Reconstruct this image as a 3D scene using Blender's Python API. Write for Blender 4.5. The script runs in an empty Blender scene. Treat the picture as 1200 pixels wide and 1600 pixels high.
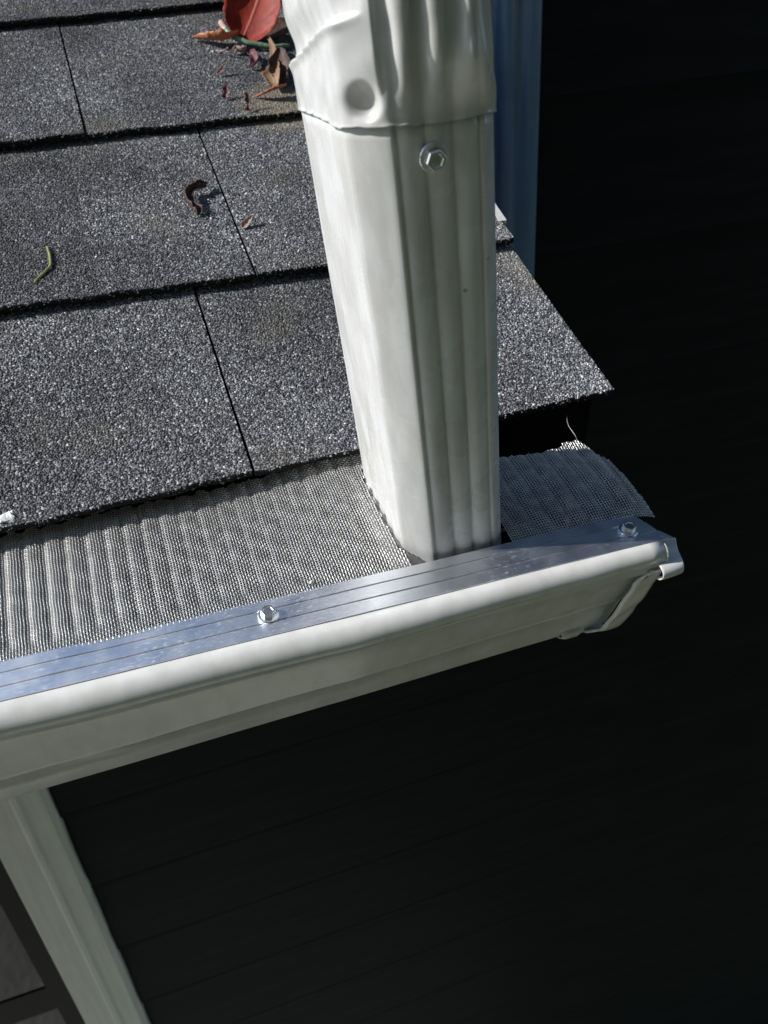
import bpy, bmesh, math, random
import numpy as np
from mathutils import Vector, Matrix

S = bpy.context.scene
C = S.collection

# ------------------------------------------------------------------ camera
F_PX = 1317.0                       # focal length in pixels of the 1200x1600 photograph
YAW, PIT, ROL = [math.radians(a) for a in (-16.31, 33.12, 4.61)]
def cam_rot(a, b, c):
    ca, sa, cb, sb, cc, sc = math.cos(a), math.sin(a), math.cos(b), math.sin(b), math.cos(c), math.sin(c)
    B = np.array([[1, 0, 0], [0, 0, -1], [0, 1, 0]], float)
    Rz = np.array([[ca, sa, 0], [-sa, ca, 0], [0, 0, 1]])
    Rx = np.array([[1, 0, 0], [0, cb, -sb], [0, sb, cb]])
    Rr = np.array([[cc, sc, 0], [-sc, cc, 0], [0, 0, 1]])
    return Rr @ Rx @ B @ Rz
CR = cam_rot(YAW, PIT, ROL)
CP = np.array([-0.08987, -0.32115, 0.27583])
cam = bpy.data.objects.new('camera', bpy.data.cameras.new('camera'))
C.objects.link(cam)
m = Matrix.Identity(4)
for i in range(3):
    m[i][0], m[i][1], m[i][2], m[i][3] = CR[0][i], -CR[1][i], -CR[2][i], CP[i]
cam.matrix_world = m
cam.data.sensor_fit = 'VERTICAL'
cam.data.sensor_height = 32.0
cam.data.lens = F_PX / 1600 * 32.0
cam.data.clip_start = 0.01
cam.data.clip_end = 2000
cam.data.dof.use_dof = True
cam.data.dof.focus_distance = 0.46
cam.data.dof.aperture_fstop = 13
S.camera = cam

# ------------------------------------------------------------------ sky, sun, exposure
SUN = Vector((-1.30, 0.13, 1.0)).normalized()      # towards the sun
elev = math.asin(SUN.z)
W = bpy.data.worlds.new('World'); S.world = W; W.use_nodes = True
nt = W.node_tree
sky = nt.nodes.new('ShaderNodeTexSky'); sky.sky_type = 'NISHITA'; sky.sun_disc = False
sky.sun_elevation = elev
sky.dust_density = 0.4; sky.ozone_density = 2.0
sky.sun_rotation = math.atan2(SUN.x, SUN.y)
bg = nt.nodes['Background']; bg.inputs['Strength'].default_value = 0.13
nt.links.new(sky.outputs[0], bg.inputs[0])
sl = bpy.data.lights.new('sun', 'SUN'); sl.energy = 5.0; sl.angle = math.radians(0.53); sl.color = (1, 0.98, 0.95)
so = bpy.data.objects.new('sun', sl); C.objects.link(so)
so.rotation_euler = SUN.to_track_quat('Z', 'Y').to_euler()
so.location = (-3, 0.5, 4)
S.view_settings.view_transform = 'Standard'; S.view_settings.look = 'None'
S.view_settings.gamma = 1; S.view_settings.exposure = 0.18
S.render.resolution_x, S.render.resolution_y = 768, 1024

# ------------------------------------------------------------------ helpers
rng = np.random.default_rng(7)
random.seed(5)

def ray(x, y):
    return CR.T @ np.array([(x - 600) / F_PX, (y - 800) / F_PX, 1.0])
def hit(x, y, n, p):
    v = ray(x, y); n = np.array(n, float)
    return CP + v * (np.dot(np.array(p) - CP, n) / np.dot(v, n))

def vnoise(x, seed=0, f=1.0):
    """smooth 1-D value noise, -1..1"""
    x = np.asarray(x, float) * f
    i = np.floor(x).astype(int); t = x - i; t = t * t * (3 - 2 * t)
    h = lambda k: (np.sin((k * 127.1 + seed * 311.7)) * 43758.5453) % 1.0 * 2 - 1
    return h(i) * (1 - t) + h(i + 1) * t

def mesh_obj(name, verts, faces, mat, parent=None, smooth=False, kind=None):
    me = bpy.data.meshes.new(name)
    me.from_pydata([tuple(map(float, v)) for v in verts], [], [tuple(f) for f in faces])
    if smooth: me.shade_smooth()
    me.materials.append(mat)
    o = bpy.data.objects.new(name, me); C.objects.link(o)
    if parent: o.parent = parent
    if kind: o['kind'] = kind
    return o

def np_obj(name, V, Fc, mat, parent=None, smooth=False, kind=None):
    """fast path: V (n,3), Fc (m,k) with constant k"""
    me = bpy.data.meshes.new(name)
    k = Fc.shape[1]
    me.vertices.add(len(V)); me.vertices.foreach_set('co', V.astype(np.float32).ravel())
    me.loops.add(Fc.size); me.loops.foreach_set('vertex_index', Fc.astype(np.int32).ravel())
    me.polygons.add(len(Fc))
    me.polygons.foreach_set('loop_start', np.arange(0, Fc.size, k, dtype=np.int32))
    me.polygons.foreach_set('loop_total', np.full(len(Fc), k, np.int32))
    me.update(calc_edges=True); me.validate()
    if smooth: me.shade_smooth()
    me.materials.append(mat)
    o = bpy.data.objects.new(name, me); C.objects.link(o)
    if parent: o.parent = parent
    if kind: o['kind'] = kind
    return o

def empty(name, loc=(0, 0, 0)):
    o = bpy.data.objects.new(name, None); C.objects.link(o); o.location = loc; o.empty_display_size = 0.05
    return o
def tag(o, label, cat, group=None):
    o['label'] = label; o['category'] = cat
    if group: o['group'] = group
    return o
def attach(o, parent):
    """parent keeping the world placement (all roots are unrotated)"""
    o.parent = parent; o.matrix_parent_inverse = Matrix.Translation(parent.location).inverted()
    return o

def grid_faces(nu, nv, closed_u=False, off=0):
    f = []
    for j in range(nv - 1):
        for i in range(nu if closed_u else nu - 1):
            a = off + j * nu + i; b = off + j * nu + (i + 1) % nu
            f.append((a, b, b + nu, a + nu))
    return f

def box_vf(x0, x1, y0, y1, z0, z1):
    v = [(x0, y0, z0), (x1, y0, z0), (x1, y1, z0), (x0, y1, z0), (x0, y0, z1), (x1, y0, z1), (x1, y1, z1), (x0, y1, z1)]
    f = [(3, 2, 1, 0), (4, 5, 6, 7), (0, 1, 5, 4), (1, 2, 6, 5), (2, 3, 7, 6), (3, 0, 4, 7)]
    return v, f
def box(name, x0, x1, y0, y1, z0, z1, mat, parent=None, bevel=0.0):
    v, f = box_vf(x0, x1, y0, y1, z0, z1)
    o = mesh_obj(name, v, f, mat)
    if parent: attach(o, parent)
    if bevel:
        b = o.modifiers.new('bevel', 'BEVEL'); b.width = bevel; b.segments = 2
    return o

def tube(name, pts, rad, mat, parent=None, sides=8, caps=True):
    """round tube along a polyline; rad a number or a list"""
    pts = [Vector(p) for p in pts]; n = len(pts)
    rad = [rad] * n if not hasattr(rad, '__len__') else rad
    V = []; Fc = []
    up = Vector((0.13, 0.31, 0.94))
    for i, p in enumerate(pts):
        t = (pts[min(i + 1, n - 1)] - pts[max(i - 1, 0)]).normalized()
        a = t.cross(up).normalized(); b = t.cross(a)
        for k in range(sides):
            q = 2 * math.pi * k / sides
            V.append(p + (a * math.cos(q) + b * math.sin(q)) * rad[i])
    Fc = grid_faces(sides, n, True)
    if caps:
        Fc.append(tuple(range(sides))[::-1]); Fc.append(tuple((n - 1) * sides + k for k in range(sides)))
    o = mesh_obj(name, V, Fc, mat, None, True)
    if parent: attach(o, parent)
    return o

# ------------------------------------------------------------------ materials
def new_mat(name):
    mt = bpy.data.materials.new(name); mt.use_nodes = True
    n = mt.node_tree; b = n.nodes['Principled BSDF']
    return mt, n, b
def N(n, typ, **kw):
    q = n.nodes.new(typ)
    for k, v in kw.items():
        if k in q.inputs.keys(): q.inputs[k].default_value = v
        else: setattr(q, k, v)
    return q
def ramp(n, stops, interp='LINEAR'):
    r = n.nodes.new('ShaderNodeValToRGB'); e = r.color_ramp; e.interpolation = interp
    while len(e.elements) < len(stops): e.elements.new(0.5)
    for el, (p, c) in zip(e.elements, stops):
        el.position = p; el.color = (c, c, c, 1) if not hasattr(c, '__len__') else (*c, 1)
    return r
def mix(n, a, b, fac, mode='MIX'):
    q = n.nodes.new('ShaderNodeMix'); q.data_type = 'RGBA'; q.blend_type = mode
    for sock, v in ((q.inputs[0], fac), (q.inputs[6], a), (q.inputs[7], b)):
        if hasattr(v, 'links') or hasattr(v, 'is_linked'): n.links.new(v, sock)
        elif hasattr(v, '__len__'): sock.default_value = (*v, 1)
        else: sock.default_value = v
    return q.outputs[2]
def bump(n, b, h, dist, strength=1.0):
    q = n.nodes.new('ShaderNodeBump'); q.inputs['Distance'].default_value = dist; q.inputs['Strength'].default_value = strength
    n.links.new(h, q.inputs['Height']); n.links.new(q.outputs[0], b.inputs['Normal'])
def coords(n): return n.nodes.new('ShaderNodeTexCoord').outputs['Object']
def geo_pos(n): return n.nodes.new('ShaderNodeNewGeometry').outputs['Position']

def paint(name, col, rough=0.3, dirt=1.0, scale=1.0, dents=0.0006):
    """factory-painted aluminium: faint mottling, specks, hairline scuffs, shallow waviness"""
    mt, n, b = new_mat(name); co = coords(n)
    n1 = N(n, 'ShaderNodeTexNoise', Scale=38 * scale, Detail=6.0); n.links.new(co, n1.inputs['Vector'])
    r1 = ramp(n, [(0.3, 0.90), (0.62, 1.0)]); n.links.new(n1.outputs['Fac'], r1.inputs[0])
    c = mix(n, col, r1.outputs[0], 1.0, 'MULTIPLY')
    v = N(n, 'ShaderNodeTexVoronoi', Scale=70 * scale); n.links.new(co, v.inputs['Vector'])
    r2 = ramp(n, [(0.045, 1), (0.08, 0)]); n.links.new(v.outputs['Distance'], r2.inputs[0])
    n2 = N(n, 'ShaderNodeTexNoise', Scale=14.0 * scale, Detail=2.0); n.links.new(co, n2.inputs['Vector'])
    r3 = ramp(n, [(0.56, 0), (0.64, 1)]); n.links.new(n2.outputs['Fac'], r3.inputs[0])
    mm = N(n, 'ShaderNodeMath', operation='MULTIPLY'); n.links.new(r2.outputs[0], mm.inputs[0]); n.links.new(r3.outputs[0], mm.inputs[1])
    m2 = N(n, 'ShaderNodeMath', operation='MULTIPLY'); n.links.new(mm.outputs[0], m2.inputs[0]); m2.inputs[1].default_value = 0.75 * dirt
    c = mix(n, c, (0.12, 0.11, 0.10), m2.outputs[0])
    # scuffs: stretched noise
    mp = N(n, 'ShaderNodeMapping'); mp.inputs['Scale'].default_value = (30, 30, 300); mp.inputs['Rotation'].default_value = (0.2, 0.9, 0.3)
    n.links.new(co, mp.inputs[0])
    n3 = N(n, 'ShaderNodeTexNoise', Scale=3.0 * scale, Detail=3.0); n.links.new(mp.outputs[0], n3.inputs['Vector'])
    r4 = ramp(n, [(0.68, 0), (0.74, 1)]); n.links.new(n3.outputs['Fac'], r4.inputs[0])
    m3 = N(n, 'ShaderNodeMath', operation='MULTIPLY'); n.links.new(r4.outputs[0], m3.inputs[0]); m3.inputs[1].default_value = 0.3 * dirt
    c = mix(n, c, (0.35, 0.34, 0.32), m3.outputs[0])
    # rain streaks and faint grime running down the metal
    mq = N(n, 'ShaderNodeMapping'); mq.inputs['Scale'].default_value = (110, 110, 7); n.links.new(co, mq.inputs[0])
    n6 = N(n, 'ShaderNodeTexNoise', Scale=1.0, Detail=4.0); n.links.new(mq.outputs[0], n6.inputs['Vector'])
    r6 = ramp(n, [(0.38, (1 - 0.16 * dirt, 1 - 0.165 * dirt, 1 - 0.19 * dirt)), (0.58, (1, 1, 1))]); n.links.new(n6.outputs['Fac'], r6.inputs[0])
    c = mix(n, c, r6.outputs[0], 1.0, 'MULTIPLY')
    n.links.new(c, b.inputs['Base Color'])
    r5 = ramp(n, [(0.3, rough * 0.8), (0.7, rough * 1.35)]); n.links.new(n1.outputs['Fac'], r5.inputs[0])
    n.links.new(r5.outputs[0], b.inputs['Roughness'])
    b.inputs['IOR'].default_value = 1.5
    n4 = N(n, 'ShaderNodeTexNoise', Scale=30.0 * scale, Detail=2.0); n.links.new(co, n4.inputs['Vector'])
    bump(n, b, n4.outputs['Fac'], dents)
    return mt

M = {}
M['white'] = paint('white_paint', (0.664, 0.664, 0.656), 0.26, 0.9, 1.0, 0.00008)
M['gutter'] = paint('gutter_paint', (0.70, 0.69, 0.655), 0.15, 0.45, 0.8, 0.0003)
M['trim'] = paint('trim_paint', (0.74, 0.73, 0.66), 0.5, 0.5, 0.3)
M['pipe_dark'] = paint('dark_pipe_paint', (0.13, 0.22, 0.38), 0.14, 0.2, 1.0, 0.00005)

def siding_mat():
    mt, n, b = new_mat('black_siding'); co = coords(n)
    mp = N(n, 'ShaderNodeMapping'); mp.inputs['Scale'].default_value = (3, 40, 40); n.links.new(co, mp.inputs[0])
    n1 = N(n, 'ShaderNodeTexNoise', Scale=2.0, Detail=5.0); n.links.new(mp.outputs[0], n1.inputs['Vector'])
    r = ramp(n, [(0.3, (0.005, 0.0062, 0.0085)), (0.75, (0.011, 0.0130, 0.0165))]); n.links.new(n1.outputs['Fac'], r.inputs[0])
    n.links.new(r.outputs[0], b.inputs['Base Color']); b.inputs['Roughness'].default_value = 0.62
    b.inputs['Specular IOR Level'].default_value = 0.12
    bump(n, b, n1.outputs['Fac'], 0.0008)
    return mt
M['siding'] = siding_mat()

def alu_mat():
    mt, n, b = new_mat('mill_aluminium'); co = coords(n)
    b.inputs['Metallic'].default_value = 1
    mp = N(n, 'ShaderNodeMapping'); mp.inputs['Scale'].default_value = (6, 900, 900); n.links.new(co, mp.inputs[0])
    n1 = N(n, 'ShaderNodeTexNoise', Scale=1.0, Detail=4.0); n.links.new(mp.outputs[0], n1.inputs['Vector'])
    n2 = N(n, 'ShaderNodeTexNoise', Scale=60.0, Detail=6.0); n.links.new(co, n2.inputs['Vector'])
    # dull oxide blotches
    r = ramp(n, [(0.35, (0.88, 0.89, 0.91)), (0.72, (0.76, 0.775, 0.79))]); n.links.new(n2.outputs['Fac'], r.inputs[0])
    # chalky specks near the front fold
    mv = N(n, 'ShaderNodeMapping'); mv.inputs['Scale'].default_value = (260, 700, 700); mv.inputs['Rotation'].default_value = (0, 0, 0.5); n.links.new(co, mv.inputs[0])
    v = N(n, 'ShaderNodeTexNoise', Scale=1.0, Detail=3.0); n.links.new(mv.outputs[0], v.inputs['Vector'])
    r2 = ramp(n, [(0.56, 0), (0.72, 0.22)]); n.links.new(v.outputs['Fac'], r2.inputs[0])
    n3 = N(n, 'ShaderNodeTexNoise', Scale=22.0, Detail=3.0); n.links.new(co, n3.inputs['Vector'])
    r3 = ramp(n, [(0.40, 0), (0.70, 1)]); n.links.new(n3.outputs['Fac'], r3.inputs[0])
    mm = N(n, 'ShaderNodeMath', operation='MULTIPLY'); n.links.new(r2.outputs[0], mm.inputs[0]); n.links.new(r3.outputs[0], mm.inputs[1])
    c = mix(n, r.outputs[0], (0.92, 0.92, 0.92), mm.outputs[0])
    n.links.new(c, b.inputs['Base Color'])
    r4 = ramp(n, [(0.3, 0.33), (0.75, 0.50)]); n.links.new(n2.outputs['Fac'], r4.inputs[0])
    ad = N(n, 'ShaderNodeMath', operation='ADD'); n.links.new(r4.outputs[0], ad.inputs[0]); n.links.new(mm.outputs[0], ad.inputs[1])
    n.links.new(ad.outputs[0], b.inputs['Roughness'])
    bump(n, b, n1.outputs['Fac'], 0.00012)
    return mt
M['alu'] = alu_mat()

def simple(name, col, rough=0.5, metal=0.0, spec=0.5):
    mt, n, b = new_mat(name); co = coords(n)
    n1 = N(n, 'ShaderNodeTexNoise', Scale=180.0, Detail=4.0); n.links.new(co, n1.inputs['Vector'])
    r = ramp(n, [(0.3, tuple(v * 0.75 for v in col)), (0.7, tuple(min(1, v * 1.15) for v in col))]); n.links.new(n1.outputs['Fac'], r.inputs[0])
    n.links.new(r.outputs[0], b.inputs['Base Color'])
    b.inputs['Roughness'].default_value = rough; b.inputs['Metallic'].default_value = metal
    b.inputs['Specular IOR Level'].default_value = spec
    return mt
M['black_paint'] = simple('black_board_paint', (0.006, 0.0065, 0.007), 0.85, 0, 0.05)
M['wire'] = simple('steel_wire', (0.74, 0.73, 0.70), 0.46, 1.0)
M['zinc'] = simple('zinc_screw', (0.86, 0.88, 0.91), 0.30, 1.0)
M['deck'] = simple('roof_felt', (0.012, 0.012, 0.013), 0.9, 0, 0.1)
M['asphalt'] = simple('asphalt_edge', (0.014, 0.014, 0.015), 0.85, 0, 0.2)
M['sash'] = simple('dark_sash', (0.022, 0.023, 0.023), 0.6, 0, 0.2)

_p = hit(432, 164, (0, -math.sin(math.radians(22.52)), math.cos(math.radians(22.52))), (0, 0.1016, 0.035)); STAIN = tuple(float(q) for q in _p)
def granule_mat(island=True):
    mt, n, b = new_mat('mineral_granules' if island else 'granule_surface')
    ps = geo_pos(n)
    stops = [(0.0, (0.014, 0.015, 0.017)), (0.38, (0.060, 0.062, 0.068)), (0.72, (0.150, 0.153, 0.160)),
             (0.93, (0.28, 0.282, 0.285)), (0.985, (0.44, 0.44, 0.435)), (1.0, (0.7, 0.7, 0.68))]
    r = ramp(n, stops)
    if island:
        n.links.new(n.nodes.new('ShaderNodeNewGeometry').outputs['Random Per Island'], r.inputs[0])
    else:
        v = N(n, 'ShaderNodeTexVoronoi', Scale=620.0); n.links.new(ps, v.inputs['Vector'])
        sx = n.nodes.new('ShaderNodeSeparateColor'); n.links.new(v.outputs['Color'], sx.inputs[0]); n.links.new(sx.outputs[0], r.inputs[0])
        iv = N(n, 'ShaderNodeMath', operation='SUBTRACT'); iv.inputs[0].default_value = 1; n.links.new(v.outputs['Distance'], iv.inputs[1])
        bump(n, b, iv.outputs[0], 0.0012)
    # weathering: broad uneven fading and sandy patches where granules wore thin
    n1 = N(n, 'ShaderNodeTexNoise', Scale=11.0, Detail=5.0); n.links.new(ps, n1.inputs['Vector'])
    r1 = ramp(n, [(0.32, 0.55), (0.68, 1.4)]); n.links.new(n1.outputs['Fac'], r1.inputs[0])
    c = mix(n, r.outputs[0], r1.outputs[0], 1.0, 'MULTIPLY')
    # each shingle comes from its own batch
    rt = ramp(n, [(0.0, 0.66), (1.0, 1.22)]); n.links.new(n.nodes.new('ShaderNodeObjectInfo').outputs['Random'], rt.inputs[0])
    c = mix(n, c, rt.outputs[0], 1.0, 'MULTIPLY')
    n2 = N(n, 'ShaderNodeTexNoise', Scale=17.0, Detail=4.0); n.links.new(ps, n2.inputs['Vector'])
    r2 = ramp(n, [(0.56, 0), (0.72, 0.55)]); n.links.new(n2.outputs['Fac'], r2.inputs[0])
    c = mix(n, c, (0.15, 0.135, 0.105), r2.outputs[0])
    # sandy wash of worn granules at one butt edge
    ds = N(n, 'ShaderNodeVectorMath', operation='DISTANCE'); n.links.new(ps, ds.inputs[0]); ds.inputs[1].default_value = STAIN
    n5 = N(n, 'ShaderNodeTexNoise', Scale=60.0, Detail=4.0); n.links.new(ps, n5.inputs['Vector'])
    a5 = N(n, 'ShaderNodeMath', operation='MULTIPLY_ADD'); n.links.new(n5.outputs['Fac'], a5.inputs[0]); a5.inputs[1].default_value = 0.03; n.links.new(ds.outputs[1], a5.inputs[2])
    r5 = ramp(n, [(0.030, 0.8), (0.055, 0)]); n.links.new(a5.outputs[0], r5.inputs[0])
    c = mix(n, c, (0.26, 0.225, 0.165), r5.outputs[0])
    # granule colour lightened towards the rake, imitating a brighter sunlit patch
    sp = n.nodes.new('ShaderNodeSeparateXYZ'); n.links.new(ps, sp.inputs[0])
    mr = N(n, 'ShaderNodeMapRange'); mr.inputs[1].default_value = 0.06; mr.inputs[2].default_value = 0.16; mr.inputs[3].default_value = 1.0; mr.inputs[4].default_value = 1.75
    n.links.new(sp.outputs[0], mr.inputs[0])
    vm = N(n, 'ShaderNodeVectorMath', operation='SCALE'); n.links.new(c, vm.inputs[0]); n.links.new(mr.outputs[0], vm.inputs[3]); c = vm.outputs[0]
    n.links.new(c, b.inputs['Base Color'])
    b.inputs['Roughness'].default_value = 0.55; b.inputs['Specular IOR Level'].default_value = 0.45
    return mt
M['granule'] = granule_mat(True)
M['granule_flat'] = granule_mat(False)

def leaf_mat(name, dark, light, vein, rough=0.45, trans=0.25):
    mt, n, b = new_mat(name)
    uv = n.nodes.new('ShaderNodeTexCoord').outputs['UV']
    sp = n.nodes.new('ShaderNodeSeparateXYZ'); n.links.new(uv, sp.inputs[0])
    n1 = N(n, 'ShaderNodeTexNoise', Scale=4.0, Detail=9.0, Roughness=0.65); n.links.new(uv, n1.inputs['Vector'])
    r = ramp(n, [(0.35, dark), (0.68, light)]); n.links.new(n1.outputs['Fac'], r.inputs[0])
    # midrib at v = 0.5 and side veins slanting away from it
    d = N(n, 'ShaderNodeMath', operation='SUBTRACT'); n.links.new(sp.outputs[1], d.inputs[0]); d.inputs[1].default_value = 0.5
    a = N(n, 'ShaderNodeMath', operation='ABSOLUTE'); n.links.new(d.outputs[0], a.inputs[0])
    rm = ramp(n, [(0.012, 1), (0.03, 0)]); n.links.new(a.outputs[0], rm.inputs[0])
    k = N(n, 'ShaderNodeMath', operation='SUBTRACT'); n.links.new(sp.outputs[0], k.inputs[0]); n.links.new(a.outputs[0], k.inputs[1])
    k2 = N(n, 'ShaderNodeMath', operation='MULTIPLY'); n.links.new(k.outputs[0], k2.inputs[0]); k2.inputs[1].default_value = 7.0
    fr = N(n, 'ShaderNodeMath', operation='FRACT'); n.links.new(k2.outputs[0], fr.inputs[0])
    rs = ramp(n, [(0.0, 0.8), (0.07, 0)]); n.links.new(fr.outputs[0], rs.inputs[0])
    mx = N(n, 'ShaderNodeMath', operation='MAXIMUM'); n.links.new(rm.outputs[0], mx.inputs[0]); n.links.new(rs.outputs[0], mx.inputs[1])
    m2 = N(n, 'ShaderNodeMath', operation='MULTIPLY'); n.links.new(mx.outputs[0], m2.inputs[0]); m2.inputs[1].default_value = 0.7
    c = mix(n, r.outputs[0], vein, m2.outputs[0])
    n.links.new(c, b.inputs['Base Color']); b.inputs['Roughness'].default_value = rough
    bump(n, b, mx.outputs[0], 0.0004)
    # light passes a little through the blade
    tr = n.nodes.new('ShaderNodeBsdfTranslucent'); n.links.new(c, tr.inputs[0])
    ms = n.nodes.new('ShaderNodeMixShader'); ms.inputs[0].default_value = trans
    out = n.nodes['Material Output']
    n.links.new(b.outputs[0], ms.inputs[1]); n.links.new(tr.outputs[0], ms.inputs[2]); n.links.new(ms.outputs[0], out.inputs[0])
    return mt
M['red_leaf'] = leaf_mat('red_leaf', (0.20, 0.008, 0.006), (0.46, 0.045, 0.012), (0.46, 0.14, 0.08), 0.6)
M['orange_leaf'] = leaf_mat('orange_leaf', (0.42, 0.12, 0.045), (0.62, 0.30, 0.17), (0.55, 0.33, 0.22), 0.5)
M['tan_leaf'] = leaf_mat('tan_leaf', (0.24, 0.13, 0.075), (0.46, 0.30, 0.19), (0.52, 0.40, 0.28), 0.6)
M['brown_leaf'] = leaf_mat('brown_leaf', (0.06, 0.034, 0.028), (0.20, 0.12, 0.095), (0.2, 0.12, 0.09), 0.65)
M['purple_leaf'] = leaf_mat('purple_leaf', (0.13, 0.035, 0.045), (0.36, 0.17, 0.18), (0.5, 0.35, 0.33), 0.6)
M['pink_leaf'] = leaf_mat('pale_pink_leaf', (0.36, 0.24, 0.21), (0.55, 0.42, 0.38), (0.6, 0.5, 0.45), 0.6)
M['stem'] = simple('green_stem', (0.15, 0.24, 0.15), 0.45)
M['stem_pale'] = simple('pale_stem', (0.45, 0.33, 0.28), 0.5)
M['needle'] = simple('needle_green', (0.26, 0.27, 0.09), 0.45)
M['scrap'] = simple('white_scrap', (0.72, 0.72, 0.70), 0.6)

def lawn_mat():
    mt, n, b = new_mat('lawn'); ps = geo_pos(n)
    n1 = N(n, 'ShaderNodeTexNoise', Scale=0.8, Detail=8.0); n.links.new(ps, n1.inputs['Vector'])
    r = ramp(n, [(0.3, (0.035, 0.05, 0.015)), (0.7, (0.10, 0.11, 0.04))]); n.links.new(n1.outputs['Fac'], r.inputs[0])
    n.links.new(r.outputs[0], b.inputs['Base Color']); b.inputs['Roughness'].default_value = 0.9
    n2 = N(n, 'ShaderNodeTexNoise', Scale=60.0, Detail=4.0); n.links.new(ps, n2.inputs['Vector'])
    bump(n, b, n2.outputs['Fac'], 0.03)
    return mt
M['lawn'] = lawn_mat()
def glass_mat():
    mt, n, b = new_mat('dark_glass'); co = coords(n)
    n1 = N(n, 'ShaderNodeTexNoise', Scale=3.0, Detail=2.0); n.links.new(co, n1.inputs['Vector'])
    b.inputs['Base Color'].default_value = (0.012, 0.013, 0.013, 1); b.inputs['Roughness'].default_value = 0.06
    bump(n, b, n1.outputs['Fac'], 0.002)
    return mt
M['glass'] = glass_mat()

# ------------------------------------------------------------------ ground
GZ = -3.0; YW_GROUND = 0.615
g = mesh_obj('ground', [(-300, -300, GZ), (300, -300, GZ), (300, 300, GZ), (-300, 300, GZ)], [(0, 1, 2, 3)], M['lawn'])
g['kind'] = 'structure'

def bounce_gravel_mat():
    mt, n, b = new_mat('pale_gravel'); ps = geo_pos(n)
    n1 = N(n, 'ShaderNodeTexNoise', Scale=3.0, Detail=8.0); n.links.new(ps, n1.inputs['Vector'])
    v = N(n, 'ShaderNodeTexVoronoi', Scale=45.0); n.links.new(ps, v.inputs['Vector'])
    r = ramp(n, [(0.3, (0.31, 0.31, 0.265)), (0.7, (0.46, 0.46, 0.405))]); n.links.new(n1.outputs['Fac'], r.inputs[0])
    n.links.new(r.outputs[0], b.inputs['Base Color']); b.inputs['Roughness'].default_value = 0.85
    bump(n, b, v.outputs['Distance'], 0.01)
    return mt
M['bounce_gravel'] = bounce_gravel_mat()
pv, pf = box_vf(-9, 0.5, -1.9, YW_GROUND, GZ - 0.1, GZ + 0.04)
g = mesh_obj('added_bounce_strip', pv, pf, M['bounce_gravel']); g['kind'] = 'structure'  # unseen pale strip added to bounce sunlight up onto the gutter front

# ------------------------------------------------------------------ trees added out of view to block sky light from the gutter front
def leafy_mat():
    mt, n, b = new_mat('tree_foliage')
    r = ramp(n, [(0.0, (0.03, 0.045, 0.012)), (0.6, (0.06, 0.075, 0.022)), (1.0, (0.10, 0.10, 0.035))])
    n.links.new(n.nodes.new('ShaderNodeNewGeometry').outputs['Random Per Island'], r.inputs[0])
    n.links.new(r.outputs[0], b.inputs['Base Color']); b.inputs['Roughness'].default_value = 0.6
    return mt
M['foliage'] = leafy_mat(); M['bark'] = simple('bark', (0.07, 0.055, 0.04), 0.9)
def tree(x, y, h, r, label, seed):
    g2 = np.random.default_rng(seed)
    t = tag(empty('sky_block_tree', (x, y, GZ)), label, 'tree', 'added sky-blocking trees')
    V = []; Fc = []
    pts = [(0, 0, 0), (0.05, 0.03, 0.25 * h), (-0.08, 0.06, 0.5 * h), (0.05, -0.05, 0.85 * h)]
    tr = tube('trunk', [(x + a, y + b, GZ + c) for a, b, c in pts], [0.26, 0.2, 0.13, 0.04], M['bark'], t, 9)
    for k in range(6):
        a = 2.1 * k; z0 = h * (0.28 + 0.08 * k); L = r * (0.85 - 0.07 * k)
        tube('limb', [(x, y, GZ + z0), (x + 0.5 * L * math.cos(a), y + 0.5 * L * math.sin(a), GZ + z0 + 0.3 * L), (x + L * math.cos(a), y + L * math.sin(a), GZ + z0 + 0.5 * L)], [0.09, 0.06, 0.02], M['bark'], t, 6)
    n = 20000
    cl = g2.normal(size=(46, 3)); cl /= np.linalg.norm(cl, axis=1)[:, None]; cl *= (g2.random((46, 1)) ** 0.4)
    cl *= np.array([r, r, 0.40 * h]); cl[:, 2] += 0.60 * h
    c = cl[g2.integers(0, 46, n)] + g2.normal(0, 0.30 * r * 0.8, (n, 3))
    a1 = g2.normal(size=(n, 3)); a1 /= np.linalg.norm(a1, axis=1)[:, None]; a2 = np.cross(a1, g2.normal(size=(n, 3))); a2 /= np.linalg.norm(a2, axis=1)[:, None]
    s1 = g2.uniform(0.16, 0.30, (n, 1)); c = c + np.array([x, y, GZ]); c[:, 2] = np.maximum(c[:, 2], GZ + 0.3)
    V = np.stack([c - a1 * s1, c + a2 * s1 * 0.6, c + a1 * s1, c - a2 * s1 * 0.6], 1).reshape(-1, 3)
    o = np_obj('crown', V, np.arange(4 * n).reshape(-1, 4), M['foliage']); attach(o, t)
tree_spots = [(-11.5, -9.4, 15.0, 3.6), (-6.2, -10.2, 16.0, 3.8), (-0.4, -9.8, 15.5, 3.8), (5.4, -10.2, 16.5, 3.9), (10.8, -8.8, 15.0, 3.6)]
for i, (x, y, h, r) in enumerate(tree_spots): tree(x, y, h, r, 'leafy green tree added out of view to shade the gutter front', 100 + i)

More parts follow.
